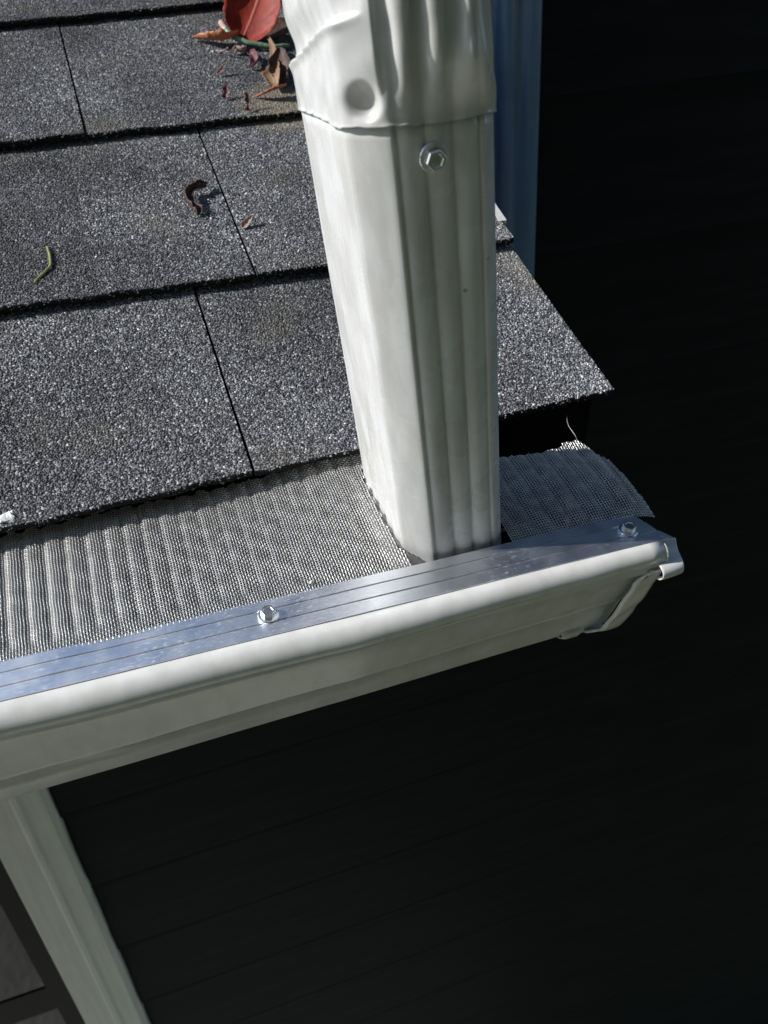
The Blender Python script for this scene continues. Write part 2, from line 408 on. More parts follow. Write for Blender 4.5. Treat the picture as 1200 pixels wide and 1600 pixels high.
# ------------------------------------------------------------------ house wall (black lap siding, window, trims)
YW = 0.62                                    # face of the sheathing
LAP = 0.177
wall = tag(empty('house_wall', (0.15, YW, GZ)), 'black lap-sided house wall in deep shade behind and below the gutter', 'wall')
CX = 0.15                                    # corner of the taller part
TOPZ = 2.6
sheath_v, sheath_f = box_vf(-3.0, 3.0, YW + 0.002, YW + 0.12, GZ, -0.12)
v2, f2 = box_vf(CX + 0.002, 3.0, YW + 0.004, YW + 3.0, -0.12, TOPZ)
o = mesh_obj('sheathing', sheath_v + v2, sheath_f + [tuple(i + 8 for i in q) for q in f2], M['deck']); attach(o, wall)
Z0 = -0.7488 - 10 * LAP                       # one lap line seen in the photo sits at -0.749
TX0, TX1 = -0.447, -0.353                     # white casing seen at lower left
WZ0, WZ1 = -1.95, -0.30
WX0 = -1.45
board_cache = {}
def siding_board(x0, x1, z):
    key = round(x1 - x0, 4)
    if key not in board_cache:
        L = x1 - x0; t0, t1 = 0.013, 0.003
        v = []; 
        for x in (0, L):
            v += [(x, 0, 0), (x, -t0, 0), (x, -t0 + 0.001, 0.004), (x, -t1, LAP + 0.02), (x, 0, LAP + 0.02)]
        f = [(0, 1, 6, 5), (1, 2, 7, 6), (2, 3, 8, 7), (3, 4, 9, 8), (4, 0, 5, 9), (4, 3, 2, 1, 0), (5, 6, 7, 8, 9)]
        me = bpy.data.meshes.new('siding_board'); me.from_pydata(v, [], f); me.materials.append(M['siding']); board_cache[key] = me
    o = bpy.data.objects.new('siding_board', board_cache[key]); C.objects.link(o)
    o.location = (x0, YW, z); attach(o, wall)
    return o
z = Z0
while z < TOPZ - LAP:
    if z + LAP < -0.12:
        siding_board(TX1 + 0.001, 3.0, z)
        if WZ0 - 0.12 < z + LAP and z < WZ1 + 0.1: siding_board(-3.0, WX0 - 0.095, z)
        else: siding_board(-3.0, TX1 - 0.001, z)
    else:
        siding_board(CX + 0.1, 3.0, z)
        sb = bpy.data.objects.new('siding_board', None)
    z += LAP
for ob in [q for q in C.objects if q.name.startswith('siding_board') and q.data is None]: bpy.data.objects.remove(ob)
# boards on the return face of the taller part
z = Z0
ret = None
while z < TOPZ - LAP:
    if z > -0.2:
        if ret is None:
            L = 2.9; v = []
            for y in (0, L): v += [(0, y, 0), (-0.013, y, 0), (-0.012, y, 0.004), (-0.003, y, LAP + 0.02), (0, y, LAP + 0.02)]
            f = [(5, 6, 1, 0), (6, 7, 2, 1), (7, 8, 3, 2), (8, 9, 4, 3), (9, 5, 0, 4), (0, 1, 2, 3, 4), (9, 8, 7, 6, 5)]
            ret = bpy.data.meshes.new('siding_board'); ret.from_pydata(v, [], f); ret.materials.append(M['siding'])
        o = bpy.data.objects.new('siding_board', ret); C.objects.link(o); o.location = (CX, YW + 0.06, z); attach(o, wall)
    z += LAP
# corner board of the taller part (black)
box('corner_board', CX - 0.018, CX + 0.098, YW - 0.045, YW + 0.004, -0.10, TOPZ, M['black_paint'], wall, 0.002)
box('corner_board', CX - 0.021, CX + 0.001, YW + 0.005, YW + 0.08, -0.10, TOPZ, M['black_paint'], wall, 0.002)

# window: white casing, dark sash, dark glass
win = tag(empty('window', (-0.9, YW, WZ0)), 'dark window with white painted casing on the black wall below the gutter', 'window')
def casing(name, x0, x1, z0, z1, wob):
    """casing board with a rounded face, a shallow stop bead and an uneven caulked edge"""
    nz = 60; V = []
    prof = [(0.0, 0.0), (0.0, -0.020), (0.004, -0.0245), (0.045, -0.026), (0.050, -0.029), (0.056, -0.029), (0.061, -0.026), (0.086, -0.0245), (0.094, -0.017), (0.094, 0.0)]
    zs = np.linspace(z0, z1, nz)
    for zz in zs:
        e = wob * (0.0008 * vnoise(zz, 3, 60) + 0.0022 * max(0, 1 - abs(((zz - Z0) / LAP) % 1.0 - 0.05) * 12))
        for i, (a, d) in enumerate(prof):
            V.append((x0 + a / 0.094 * (x1 - x0) + (e if i >= 8 else 0), YW + d - 0.002, zz))
    n = len(prof); f = grid_faces(n, nz)
    f.append(tuple(range(n))[::-1]); f.append(tuple((nz - 1) * n + k for k in range(n)))
    o = mesh_obj(name, V, f, M['trim']); attach(o, win); return o
casing('side_casing', TX0, TX1, WZ0, WZ1, 1)
casing('side_casing', WX0 - 0.094, WX0, WZ0, WZ1, 0)
box('head_casing', WX0 - 0.10, TX1 + 0.008, YW - 0.032, YW + 0.003, WZ1, WZ1 + 0.11, M['trim'], win, 0.002)
sill = box('sill', WX0 - 0.11, TX1 + 0.02, YW - 0.055, YW + 0.003, WZ0 - 0.045, WZ0, M['trim'], win, 0.004)
MR = -1.185                                   # meeting rail
for nm, a in (('upper_sash', (WX0, TX0, MR, WZ1, 0.0)), ('lower_sash', (WX0, TX0, WZ0, MR + 0.002, 0.006))):
    x0, x1, z0, z1, dy = a
    root = None
    fw = 0.036
    V = []; Fc = []
    for bx in ((x0, x0 + fw, z0, z1), (x1 - fw, x1, z0, z1), (x0 + fw, x1 - fw, z0, z0 + fw), (x0 + fw, x1 - fw, z1 - fw, z1)):
        v, f = box_vf(bx[0], bx[1], YW - 0.0062 + dy * 0.3, YW + 0.0015, bx[2], bx[3])
        Fc += [tuple(i + len(V) for i in q) for q in f]; V += v
    fr = mesh_obj(nm, V, Fc, M['sash']); attach(fr, win)
    # window reveal lies inside the sheathing, so the glass sits just proud of it
    v, f = box_vf(x0 + fw - 0.004, x1 - fw + 0.004, YW - 0.0035 + dy * 0.2, YW + 0.001, z0 + fw - 0.004, z1 - fw + 0.004)
    p = mesh_obj('pane', v, f, M['glass']); p.parent = fr; p.matrix_parent_inverse = fr.matrix_world.inverted() if False else Matrix.Identity(4)
    p.location = (0, 0, 0)

# ------------------------------------------------------------------ dark round pipe on the wall
pipe = tag(empty('wall_downspout', (0.356, YW, -0.3)), 'glossy dark blue-grey fluted downspout fixed to the black wall beyond the roof edge', 'downspout')
ns = 72
ctr = [(0.356, 2.3), (0.356, 1.2), (0.356, 0.6), (0.356, 0.2), (0.356, -0.15), (0.356, -0.20)]
ctr += [(0.356 - 0.07 * (1 - math.cos(q)), -0.20 - 0.07 * math.sin(q)) for q in np.linspace(0.2, math.pi / 2, 8)] + [(0.20, -0.27), (0.0, -0.27), (-0.2, -0.27)]
V = []
for i, (cx, cz) in enumerate(ctr):
    a_, b_ = ctr[max(i - 1, 0)], ctr[min(i + 1, len(ctr) - 1)]
    tx, tz = b_[0] - a_[0], b_[1] - a_[1]; ll = math.hypot(tx, tz); tx /= ll; tz /= ll
    for k in range(ns):
        q = 2 * math.pi * k / ns
        r = 0.0290 + 0.0050 * math.cos(6 * q + 0.4)
        d_ = r * math.cos(q)
        V.append((cx - tz * d_, YW - 0.030 + 0.9 * r * math.sin(q), cz + tx * d_))
o = mesh_obj('tube', V, grid_faces(ns, len(ctr), True), M['pipe_dark'], None, True); attach(o, pipe)
def strap(zc):
    V = []
    for dz in (-0.014, 0.014):
        for k in range(25):
            q = math.pi * (1 + k / 24)
            V.append((0.356 + 0.0355 * math.cos(q), YW - 0.030 + 0.0335 * math.sin(q), zc + dz))
    o = mesh_obj('strap', V, grid_faces(25, 2), M['white'], None, True)
    s = o.modifiers.new('t', 'SOLIDIFY'); s.thickness = 0.0012
    attach(o, pipe)
strap(0.262); strap(1.7)

# ------------------------------------------------------------------ roof
PITCH = math.radians(22.52)
RU = np.array([0, math.cos(PITCH), math.sin(PITCH)])       # up the slope
RN = np.array([0, -math.sin(PITCH), math.cos(PITCH)])      # roof normal
TH = 0.0052                                               # shingle thickness
RP0 = np.array([0, 0.1016, 0.035]) - RN * (TH + 0.001)
RAKE = 0.193
XL = -1.7
def roof_pt(x, s, h=0.0):
    x = np.asarray(x, float); s = np.asarray(s, float); h = np.asarray(h, float)
    return np.stack([x + 0 * s, RP0[1] + RU[1] * s + RN[1] * h, RP0[2] + RU[2] * s + RN[2] * h], -1)
def roof_px(px, py, h=TH):
    p = hit(px, py, RN, RP0 + RN * h)
    return p[0], float(np.dot(p - RP0, RU))

roof = tag(empty('shingle_roof', tuple(roof_pt(0, 0))), 'weathered charcoal asphalt shingle roof edge above the mesh-covered gutter', 'roof')
# deck, fascia, rake board, soffit
V = []
for x in (XL, RAKE - 0.012):
    for s, h in ((0.014, -0.0005), (3.2, -0.0005), (3.2, -0.016), (0.014, -0.016)): V.append(roof_pt(x, s, h))
o = mesh_obj('deck', V, [(0, 1, 5, 4), (1, 2, 6, 5), (2, 3, 7, 6), (3, 0, 4, 7), (3, 2, 1, 0), (4, 5, 6, 7)], M['deck']); attach(o, roof)
box('fascia', XL, RAKE - 0.02, 0.136, 0.156, -0.125, 0.030, M['black_paint'], roof)
box('soffit', XL, RAKE - 0.04, 0.157, YW - 0.02, -0.119, -0.108, M['black_paint'], roof)
V = []
for x in (RAKE - 0.031, RAKE - 0.013):
    for s, h in ((0.04, -0.017), (0.55, -0.017), (0.55, -0.14), (0.06, -0.14)): V.append(roof_pt(x, s, h))
o = mesh_obj('rake_board', V, [(0, 1, 5, 4), (1, 2, 6, 5), (2, 3, 7, 6), (3, 0, 4, 7), (3, 2, 1, 0), (4, 5, 6, 7)], M['black_paint']); attach(o, roof)

V = []
for x in (XL, RAKE - 0.006):
    for y, z in ((0.150, 0.046), (0.117, 0.0300), (0.1175, 0.0265), (0.1315, -0.070)): V.append((x, y, z))
o = mesh_obj('drip_edge', V, grid_faces(4, 2), M['black_paint']); attach(o, roof)
s_ = o.modifiers.new('t', 'SOLIDIFY'); s_.thickness = 0.0008
# courses: (s at x=0, slope of the edge), joints
courses = [(0.0, 0.004), (0.1673, -0.045), (0.3638, -0.025), (0.5645, 0.02), (0.762, 0.0)]
joints = [[-0.40, -0.146, -0.0415], [-0.29, -0.103, 0.0008], [-0.36, -0.087], [-0.142], [-0.31, 0.02]]
while courses[-1][0] < 3.0:
    courses.append((courses[-1][0] + 0.197, 0.0))
    joints.append([random.uniform(-0.5, -0.25), random.uniform(-0.1, 0.08)])
def edge_s(k, x):
    s0, sl = courses[k]
    x = np.asarray(x, float)
    return s0 + sl * np.clip(x, -0.3, 0.3) + 0.0011 * vnoise(x, k * 3 + 1, 45) + 0.0006 * vnoise(x, k * 3 + 2, 190)
def lift(k, x, j):
    base = 0.0016 + 0.0022 * (0.5 + 0.5 * vnoise(x, k * 5 + 7 + j, 7))
    return base
def surf_h(k, j, x, s):
    """height of the top face of shingle j of course k above the deck"""
    s0 = edge_s(k, x); s1 = edge_s(min(k + 1, len(courses) - 1), x) if k + 1 < len(courses) else s0 + 0.197
    t = np.clip((s - s0) / (s1 - s0), 0, 1)
    return TH * (1 - t) + lift(k, x, j) * (1 - t) ** 2.2 + 0.0006 + 0.0003 * ((j * 37 + k * 17) % 3)
GX0, GS1 = -0.25, 0.70                         # patch of roof whose granules are built one by one
gs = 0.00144
# a few irregular grain shapes
base = np.array([[1, 0, 0], [-1, 0, 0], [0, 1, 0], [0, -1, 0], [0, 0, 1], [0, 0, -1]], float)
bf = np.array([[0, 2, 4], [2, 1, 4], [1, 3, 4], [3, 0, 4], [2, 0, 5], [1, 2, 5], [3, 1, 5], [0, 3, 5]])
shapes = []
for _ in range(64):
    b_ = base * rng.uniform(0.65, 1.2, (6, 1)) + rng.normal(0, 0.16, (6, 3))
    q, _r = np.linalg.qr(rng.normal(size=(3, 3)))
    if np.linalg.det(q) < 0: q[:, 0] *= -1
    b_ = b_ @ q.T; b_[:, 2] *= 0.72
    shapes.append(b_)
shapes = np.array(shapes)
def granules(k, j, x0, x1, parent, gm=(0.0009, 0.0009)):
    sa = courses[k][0] - 0.02; sb = courses[k + 1][0] + 0.025
    xa = max(x0, GX0)
    gx, gy = np.meshgrid(np.arange(xa, x1, gs), np.arange(sa, sb, gs))
    gx = gx.ravel() + rng.uniform(-0.55, 0.55, gx.size) * gs; gy = gy.ravel() + rng.uniform(-0.55, 0.55, gy.size) * gs
    jag = 0.0006 * vnoise(gy, k + 11 * j, 300)
    keep = (gy > edge_s(k, gx) + 0.0002) & (gy < edge_s(k + 1, gx) + 0.004) & (gx > x0 + gm[0] + jag) & (gx < x1 - gm[1] + jag) & (gy < GS1)
    gx, gy = gx[keep], gy[keep]
    # bare spots
    hole = rng.random(gx.size) > 0.04
    gx, gy = gx[hole], gy[hole]
    h = surf_h(k, j, gx, gy)
    n = gx.size
    # grains clinging to the butt edge
    ne = int((x1 - xa) / gs * 0.9)
    ex = rng.uniform(xa + 0.001, x1 - 0.001, ne); ee = edge_s(k, ex)
    ht = surf_h(k, j, ex, ee)
    eh = ht - rng.random(ne) ** 1.6 * TH * 0.8
    es = ee - 0.0002
    gx = np.concatenate([gx, ex]); gy = np.concatenate([gy, es]); h = np.concatenate([h, eh]); n += ne
    P = roof_pt(gx, gy, h + 0.0001)
    r = rng.uniform(0.00050, 0.00100, n); r[rng.random(n) < 0.02] *= 1.45
    loc = shapes[rng.integers(0, 64, n)] * r[:, None, None]
    ang = rng.uniform(0, 2 * math.pi, n); ca, sa_ = np.cos(ang), np.sin(ang)
    lx = loc[..., 0] * ca[:, None] - loc[..., 1] * sa_[:, None]; ly = loc[..., 0] * sa_[:, None] + loc[..., 1] * ca[:, None]; lz = loc[..., 2]
    V = P[:, None, :] + lx[..., None] * np.array([1, 0, 0]) + ly[..., None] * RU + lz[..., None] * RN
    Fc = (bf[None] + (np.arange(n) * 6)[:, None, None]).reshape(-1, 3)
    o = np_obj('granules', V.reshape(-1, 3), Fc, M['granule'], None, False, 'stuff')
    o.parent = parent          # the shingle's own placement is the identity
    return n
ng = 0
for k in range(len(courses) - 1):
    xs = [XL] + joints[k] + [RAKE]
    for j in range(len(xs) - 1):
        gap = lambda q: 0.0001 if q in (-0.146, -0.103) else 0.0009      # two tight joints, the rest open
        x0, x1 = xs[j] + (gap(xs[j]) if j else 0), xs[j + 1] - (gap(xs[j + 1]) if j + 2 < len(xs) else 0)
        near = x1 > GX0 and courses[k][0] < GS1
        nx = 26 if near else 5
        X = np.linspace(x0, x1, nx); V = []; e0 = edge_s(k, X); e1 = edge_s(k + 1, X) + 0.022
        rows = [(e0 + 0.0010, -TH), (e0, -TH * 0.6), (e0, -0.0008), (e0 + 0.0008, 0)] + [(e0 + (e1 - e0) * q, 0) for q in (0.1, 0.22, 0.35, 0.5, 0.66, 0.82, 1.0)]
        for s, dh in rows: V += list(roof_pt(X, s, surf_h(k, j, X, s) + dh))
        V += list(roof_pt(X, e1, surf_h(k, j, X, e1) - 0.003))
        Fc = grid_faces(nx, len(rows) + 1)
        nr = len(rows) + 1
        Fc.append(tuple(i * nx for i in range(nr))); Fc.append(tuple(i * nx + nx - 1 for i in range(nr))[::-1])
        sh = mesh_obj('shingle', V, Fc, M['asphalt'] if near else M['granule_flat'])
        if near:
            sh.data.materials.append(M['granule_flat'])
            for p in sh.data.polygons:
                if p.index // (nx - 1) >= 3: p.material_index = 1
        attach(sh, roof)
        if near: ng += granules(k, j, x0, x1, sh, tuple(0.0003 if gap(q) < 0.0005 else 0.0009 for q in (xs[j], xs[j + 1])))
print('granules', ng)
# bit of pale flashing showing at the rake, under the second course
V = []
for x, h in ((RAKE - 0.004, 0.0006), (RAKE + 0.0012, 0.0006), (RAKE + 0.0022, -0.012)):
    for s in (0.178, 0.52): V.append(roof_pt(x, s, h + 0.010 if s < 0.3 else h + 0.006))
o = mesh_obj('flashing', V, [(0, 1, 3, 2), (2, 3, 5, 4)], M['white']); attach(o, roof)
s_ = o.modifiers.new('t', 'SOLIDIFY'); s_.thickness = 0.0008

# ------------------------------------------------------------------ gutter
GXL, GXR = -1.6, 0.158
def lip_y(x): return -0.0003 - 0.040 * np.clip(x, -0.4, 0.4)
# profile rows: (y relative to the lip, or absolute when flag), z
top_rows = [(0.016, -0.010), (0.016, -0.0012), (0.0, -0.0008), (-0.0030, -0.0009), (-0.0058, -0.0026), (-0.0080, -0.0056), (-0.0092, -0.0094), (-0.0090, -0.0130), (-0.0074, -0.0160), (-0.0048, -0.0172)]
low_rows = [(-0.0030, -0.0182), (0.0005, -0.0200), (0.0050, -0.0270), (0.0105, -0.0390), (0.0155, -0.0510), (0.0185, -0.0575), (0.0192, -0.0597), (0.0212, -0.0600), (0.0240, -0.0625), (0.0320, -0.0800), (0.0395, -0.0950), (0.0412, -0.0964), (0.0440, -0.0968), (0.1345, -0.0968), (0.1345, 0.018)]
def gutter_rows(x):
    """cross-section at x: upper rows follow the lip, lower rows the eave"""
    k_ = 1 - 0.25 * min(1.0, max(0.0, (x + 0.02) / 0.17))
    r = [(lip_y(x) + (a * k_ if a < 0 else a), b * (0.9 * k_ if i > 2 else 1)) for i, (a, b) in enumerate(top_rows)]
    for i, (a, b) in enumerate(low_rows):
        w = max(0.0, 1 - i / 5)
        r.append((a + w * lip_y(x), b))
    return r
gut = tag(empty('gutter', (0, 0.07, -0.0968)), 'white painted aluminium gutter with rounded front lip and capped open end', 'gutter')
X = np.concatenate([np.linspace(GXL, -0.3, 5)[:-1], np.linspace(-0.3, GXR, 60)])
V = []
for x in X:
    for i, (y, z) in enumerate(gutter_rows(x)):
        wob = 0.0007 * vnoise(x, 21, 14) + 0.0003 * vnoise(x, 22, 60)
        if i < 2: wob *= 0.2
        V.append((x, y + wob * (1 if i < 19 else 0), z + 0.4 * wob))
nr = len(top_rows) + len(low_rows)
o = mesh_obj('trough', V, grid_faces(nr, len(X)), M['gutter'], None, True)
for e in o.data.edges:                        # crisp brake-formed creases along the trough
    a, b = e.vertices
    if a % nr == b % nr and a % nr in (1, 9, 10, 15, 16, 17, 20, 22, 23): e.use_edge_sharp = True
s_ = o.modifiers.new('t', 'SOLIDIFY'); s_.thickness = 0.0007; s_.offset = 1
attach(o, gut)
V = []
for x in (GXL, GXR - 0.001):
    for y, z in ((0.043, -0.0945), (0.060, -0.083), (0.100, -0.078), (0.1325, -0.074)): V.append((x, y, z))
o = mesh_obj('shade_floor', V, grid_faces(4, 2), M['deck']); attach(o, gut)  # dark sheet over the trough floor, standing in for shade inside
lin = gutter_rows(GXR)[11:-1] + [(0.1345, -0.036), (0.002, -0.003)]
o = mesh_obj('shade_plate', [(GXR - 0.0012, y + 0.0012, z) for y, z in lin], [tuple(range(len(lin)))], M['asphalt']); attach(o, gut)  # dark plate added over the end cap's sunlit inner side as shade
# end cap: plate closing the trough, with a flange wrapped over the face and bottom
cr = gutter_rows(GXR)[3:-1] + [(0.1345, -0.045)]
V = [(GXR + 0.0006, y, z) for y, z in cr] + [(GXR + 0.0016, y, z) for y, z in cr]; n = len(cr)
o = mesh_obj('end_cap', V, [tuple(range(n)), tuple(range(n, 2 * n))[::-1]] + [(i, (i + 1) % n, n + (i + 1) % n, n + i) for i in range(n)], M['gutter']); attach(o, gut)
V = []; X = np.linspace(GXR - 0.0125, GXR + 0.0012, 9)
fc = np.array([(-0.0105, -0.0150), (-0.0045, -0.0270), (0.0035, -0.0440), (0.0130, -0.0640), (0.0250, -0.0850), (0.0400, -0.0985), (0.0600, -0.0990)])
fl = [tuple(np.array([np.interp(q, np.arange(7), fc[:, i]) for i in (0, 1)])) for q in np.linspace(0, 6, 25)]
for i, x in enumerate(X):
    for j2, (y, z) in enumerate(fl):
        b_ = 0.0012 + 0.0005 * vnoise(j2 * 0.5 + i * 0.21, 4, 1.0) * min(1, i / 3) + (0.0004 if i else -0.0008)
        xx = x + (0.0016 * vnoise(j2, 31, 0.35) + 0.006 * max(0, 1 - j2 / 4) if i < 2 else 0)
        V.append((xx, y - b_, z - 0.5 * b_))
o = mesh_obj('cap_flange', V, grid_faces(len(fl), len(X)), M['gutter'], None, True)
s_ = o.modifiers.new('t', 'SOLIDIFY'); s_.thickness = 0.0008; attach(o, gut)
# curled lip of the end cap sticking out past the trough
V = []; nt_ = 13
ly = float(lip_y(GXR))
curl = [(-0.0030, -0.0200), (-0.0078, -0.0178), (-0.0104, -0.0140), (-0.0100, -0.0100), (-0.0072, -0.0076), (-0.0036, -0.0070), (0.0, -0.0066), (0.0035, -0.0050), (0.0062, -0.0022), (0.0075, 0.0003)]
for i, x in enumerate(np.linspace(GXR - 0.004, GXR + 0.0125, 7)):
    q = i / 6
    for a, b_ in curl:
        V.append((x + 0.25 * (a + 0.004) * q, ly + a * (1 - 0.10 * q * q) - 0.0012 + 0.0010 * q, b_ * 0.82 - 0.0050 - 0.0010 * q))
o = mesh_obj('cap_curl', V, grid_faces(len(curl), 7), M['gutter'], None, True)
s_ = o.modifiers.new('t', 'SOLIDIFY'); s_.thickness = 0.0011; s_.offset = 0
sb_ = o.modifiers.new('s', 'SUBSURF'); sb_.levels = sb_.render_levels = 2; attach(o, gut)
# small folded clip under the bottom front edge near the end
def gbot(x): return gutter_rows(x)[20]
V = []
for i, x in enumerate((0.126, 0.131, 0.139, 0.142)):
    y, z = gbot(x)[0], gbot(x)[1]
    for a, b_ in ((-0.003, 0.006), (-0.0045, 0.001), (-0.001, -0.0045 if i in (1, 2) else -0.002), (0.006, -0.005)): V.append((x, y + a, z + b_))
o = mesh_obj('clip', V, grid_faces(4, 4), M['gutter'], None, True); s_ = o.modifiers.new('t', 'SOLIDIFY'); s_.thickness = 0.0008; attach(o, gut)

# ------------------------------------------------------------------ gutter guard: woven mesh, aluminium rail, screws
guard = tag(empty('gutter_guard', (0, 0.02, 0.002)), 'corrugated steel micro-mesh gutter guard with flat aluminium front rail', 'gutter guard')
def rail_pt(x, t):
    """t = 0 at the front fold, 1 at the back edge"""
    return lip_y(x) + 0.0229 * t, 0.0006 + 0.0042 * t
# rail with two shallow scribed grooves
ts = [0.0]
for c0 in (0.34, 0.70): ts += [c0 - 0.030, c0 - 0.012, c0 + 0.012, c0 + 0.030]
ts += [1.0]
X = np.concatenate([np.linspace(-0.9, -0.3, 4)[:-1], np.linspace(-0.3, GXR + 0.002, 50)]); V = []
for x in X:
    wv = 0.0003 * vnoise(x, 41, 30)
    first = True
    y, z = rail_pt(x, 0.0); V.append((x, y + 0.0004, z - 0.0012))
    for t in ts:
        y, z = rail_pt(x, t)
        gro = -0.0005 if any(abs(t - c0) < 0.02 for c0 in (0.34, 0.70)) else 0
        cut = 0.0
        if x > GXR - 0.004: cut = -0.0055 * max(0, t - 0.5) * 2 + 0.006 * max(0, 0.4 - t) / 0.4
        V.append((x + cut, y, z + gro + wv * (0.3 + t)))
    y, z = rail_pt(x, 1.0); V.append((x + cut, y + 0.0002, z - 0.0010 + wv))
o = mesh_obj('rail', V, grid_faces(len(ts) + 2, len(X)), M['alu']); attach(o, guard)

def screw_at(parent, p, nrm, scale=1.0, spin=0.3):
    """hex washer-head screw; head is the part, washer and slot below it"""
    nrm = Vector(nrm).normalized(); q = nrm.to_track_quat('Z', 'Y') @ Matrix.Rotation(spin, 3, 'Z').to_quaternion()
    def mk(name, rings, seg, off=0):
        V = []
        for r, z in rings:
            for k in range(seg):
                a = 2 * math.pi * (k + off) / seg; V.append(Vector(p) + q @ Vector((r * math.cos(a), r * math.sin(a), z)) * scale)
        f = grid_faces(seg, len(rings), True); f.append(tuple((len(rings) - 1) * seg + k for k in range(seg))); f.append(tuple(range(seg))[::-1])
        return mesh_obj(name, V, f, M['zinc'])
    sc = mk('screw', [(0.0030, 0.0), (0.0030, 0.0008), (0.00345, 0.0012), (0.00345, 0.0037), (0.0031, 0.0042), (0.0024, 0.0042), (0.0021, 0.0037)], 6)
    attach(sc, parent)
    w = mk('washer', [(0.0047, -0.0003), (0.0048, 0.0006), (0.0045, 0.0010), (0.0034, 0.0012)], 28)
    w.parent = sc
    return sc
rn = Vector((0.0, -0.19, 0.98))
for px, py, sp in ((419, 961, 0.55), (981, 828, 0.15)):
    p = hit(px, py, (0, 0, 1), (0, 0, 0.0035)); 
    t = (p[1] - lip_y(p[0])) / 0.0229; zz = rail_pt(p[0], t)[1]
    screw_at(guard, (p[0], p[1], zz), rn + Vector((0.06, 0, 0)), 1.12, sp)

# ------------------------------------------------------------------ downspout geometry (needed for the mesh cut-out too)
DU = np.array([-0.1098, -0.1879, 0.976]); DU /= np.linalg.norm(DU)
Z_REF = 0.004
corner = [(0.0240, 0.0372), (0.0372, 0.0258), (0.0735, 0.0245), (0.0797, 0.0300), (0.0808, 0.0880), (0.0725, 0.0985), (0.0330, 0.1040), (0.0228, 0.0960)]
def flute(a, b, n, depth, seg):
    """points from a to b with n rounded ribs separated by narrow grooves"""
    a = np.array(a); b = np.array(b); d = b - a; L = np.linalg.norm(d); t = d / L; nn = np.array([t[1], -t[0]])
    out = []
    for i in range(seg):
        u = i / seg
        w = 0.0
        if 0.06 < u < 0.94:
            v = (u - 0.06) / 0.88 * n; fr = v - math.floor(v)
            w = depth * (math.sin(math.pi * fr) ** 0.6) - depth * 0.55
        out.append(a + d * u + nn * w)
    return out
def section():
    c = corner; P = []
    P += flute(c[0], c[1], 0, 0, 8)
    P = []
    ch = [np.array(c[0]) + (np.array(c[1]) - np.array(c[0])) * u + np.array([-0.66, -0.75]) * 0.0004 * math.sin(math.pi * u) for u in np.linspace(0, 1, 10)[:-1]]
    P += ch
    P += flute(c[1], c[2], 3, 0.0023, 66)
    P += flute(c[2], c[3], 0, 0, 6)
    P += flute(c[3], c[4], 4, 0.0013, 30)
    P += flute(c[4], c[5], 0, 0, 5)
    P += flute(c[5], c[6], 3, 0.0015, 30)
    P += flute(c[6], c[7], 0, 0, 5)
    P += flute(c[7], c[0], 5, 0.0019, 70)
    return np.array(P)
SEC = section()
CEN = SEC.mean(0)
# soften the hard corners a little
for _ in range(1): SEC = 0.5 * SEC + 0.25 * (np.roll(SEC, 1, 0) + np.roll(SEC, -1, 0))
def sec_at(z, grow=0.0):
    d = SEC - CEN; d = d / np.linalg.norm(d, axis=1)[:, None]
    sh = DU[:2] * (z - Z_REF) / DU[2]
    return SEC + d * grow + sh
def inside(px, py, z, grow):
    poly = sec_at(z, grow)[::4]
    x, y = np.asarray(px), np.asarray(py); c = np.zeros(x.shape, bool)
    n = len(poly); j = n - 1
    for i in range(n):
        xi, yi = poly[i]; xj, yj = poly[j]
        c ^= ((yi > y) != (yj > y)) & (x < (xj - xi) * (y - yi) / (yj - yi + 1e-12) + xi)
        j = i
    return c

# ------------------------------------------------------------------ the woven mesh itself
PITCHW = 0.00148; RW = 0.00030
def mesh_pt(x, v, dz):
    """x along the gutter, v from 0 (under the rail) to 1 (under the shingles)"""
    y0 = lip_y(x) + 0.0229 - 0.002; z0 = 0.0040
    y1 = 0.112; z1 = 0.0265
    y = y0 + (y1 - y0) * v; z = z0 + (z1 - z0) * v
    L = (y1 - y0) * v
    # corrugation, dying out under the rail and calmer towards the downspout
    env = np.clip((L - 0.003) / 0.011, 0, 1); env = env * env * (3 - 2 * env)
    amp = 0.00070 * (0.80 + 0.20 * np.clip((0.0 - x) / 0.12, 0, 1)) * env
    ph = x + 0.0006 * vnoise(x, 51, 30) + 0.0004 * vnoise(v, 52, 3)
    c = np.cos(2 * np.pi * ph / 0.0104)
    z = z + amp * (1 - 2 * ((1 - c) / 2) ** 2.6) + 0.0012 * vnoise(x, 53, 16) * env
    z = z + 0.003 * np.exp(-((x - 0.005) / 0.03) ** 2) * env * v
    # right end: bent down at the free corner, rumpled
    e = np.clip((x - 0.09) / 0.07, 0, 1)
    z = z + e * (-0.003 * v + 0.0035 * np.sin(np.pi * np.clip(v / 0.7, 0, 1)) + 0.0006 * np.sin(5 * v + 40 * x)) + 0.004 * np.exp(-(((x - 0.152) / 0.013) ** 2 + ((v - 0.70) / 0.07) ** 2))
    z = z - 0.004 * np.clip((x - 0.155) / 0.014, 0, 1) ** 2
    return np.stack([x, y, z + dz], -1)
def mesh_keep(x, v):
    p = mesh_pt(x, v, 0)
    k = ~inside(p[..., 0], p[..., 1], 0.014, 0.0022)
    k &= ~((p[..., 0] > 0.0232) & (p[..., 0] < 0.081) & (p[..., 1] < 0.05))
    # the free end is cut short: gap to the shingles on the right of the downspout
    lim = np.interp(x, [-9, 0.080, 0.0801, 0.110, 0.133, 0.1545, 0.1605, 0.1655, 0.1675, 0.1690], [1.0, 1.0, 0.73, 0.69, 0.66, 0.665, 0.60, 0.46, 0.22, -0.02])
    lim = lim + 0.012 * vnoise(x, 61, 220)
    return k & (v < lim)
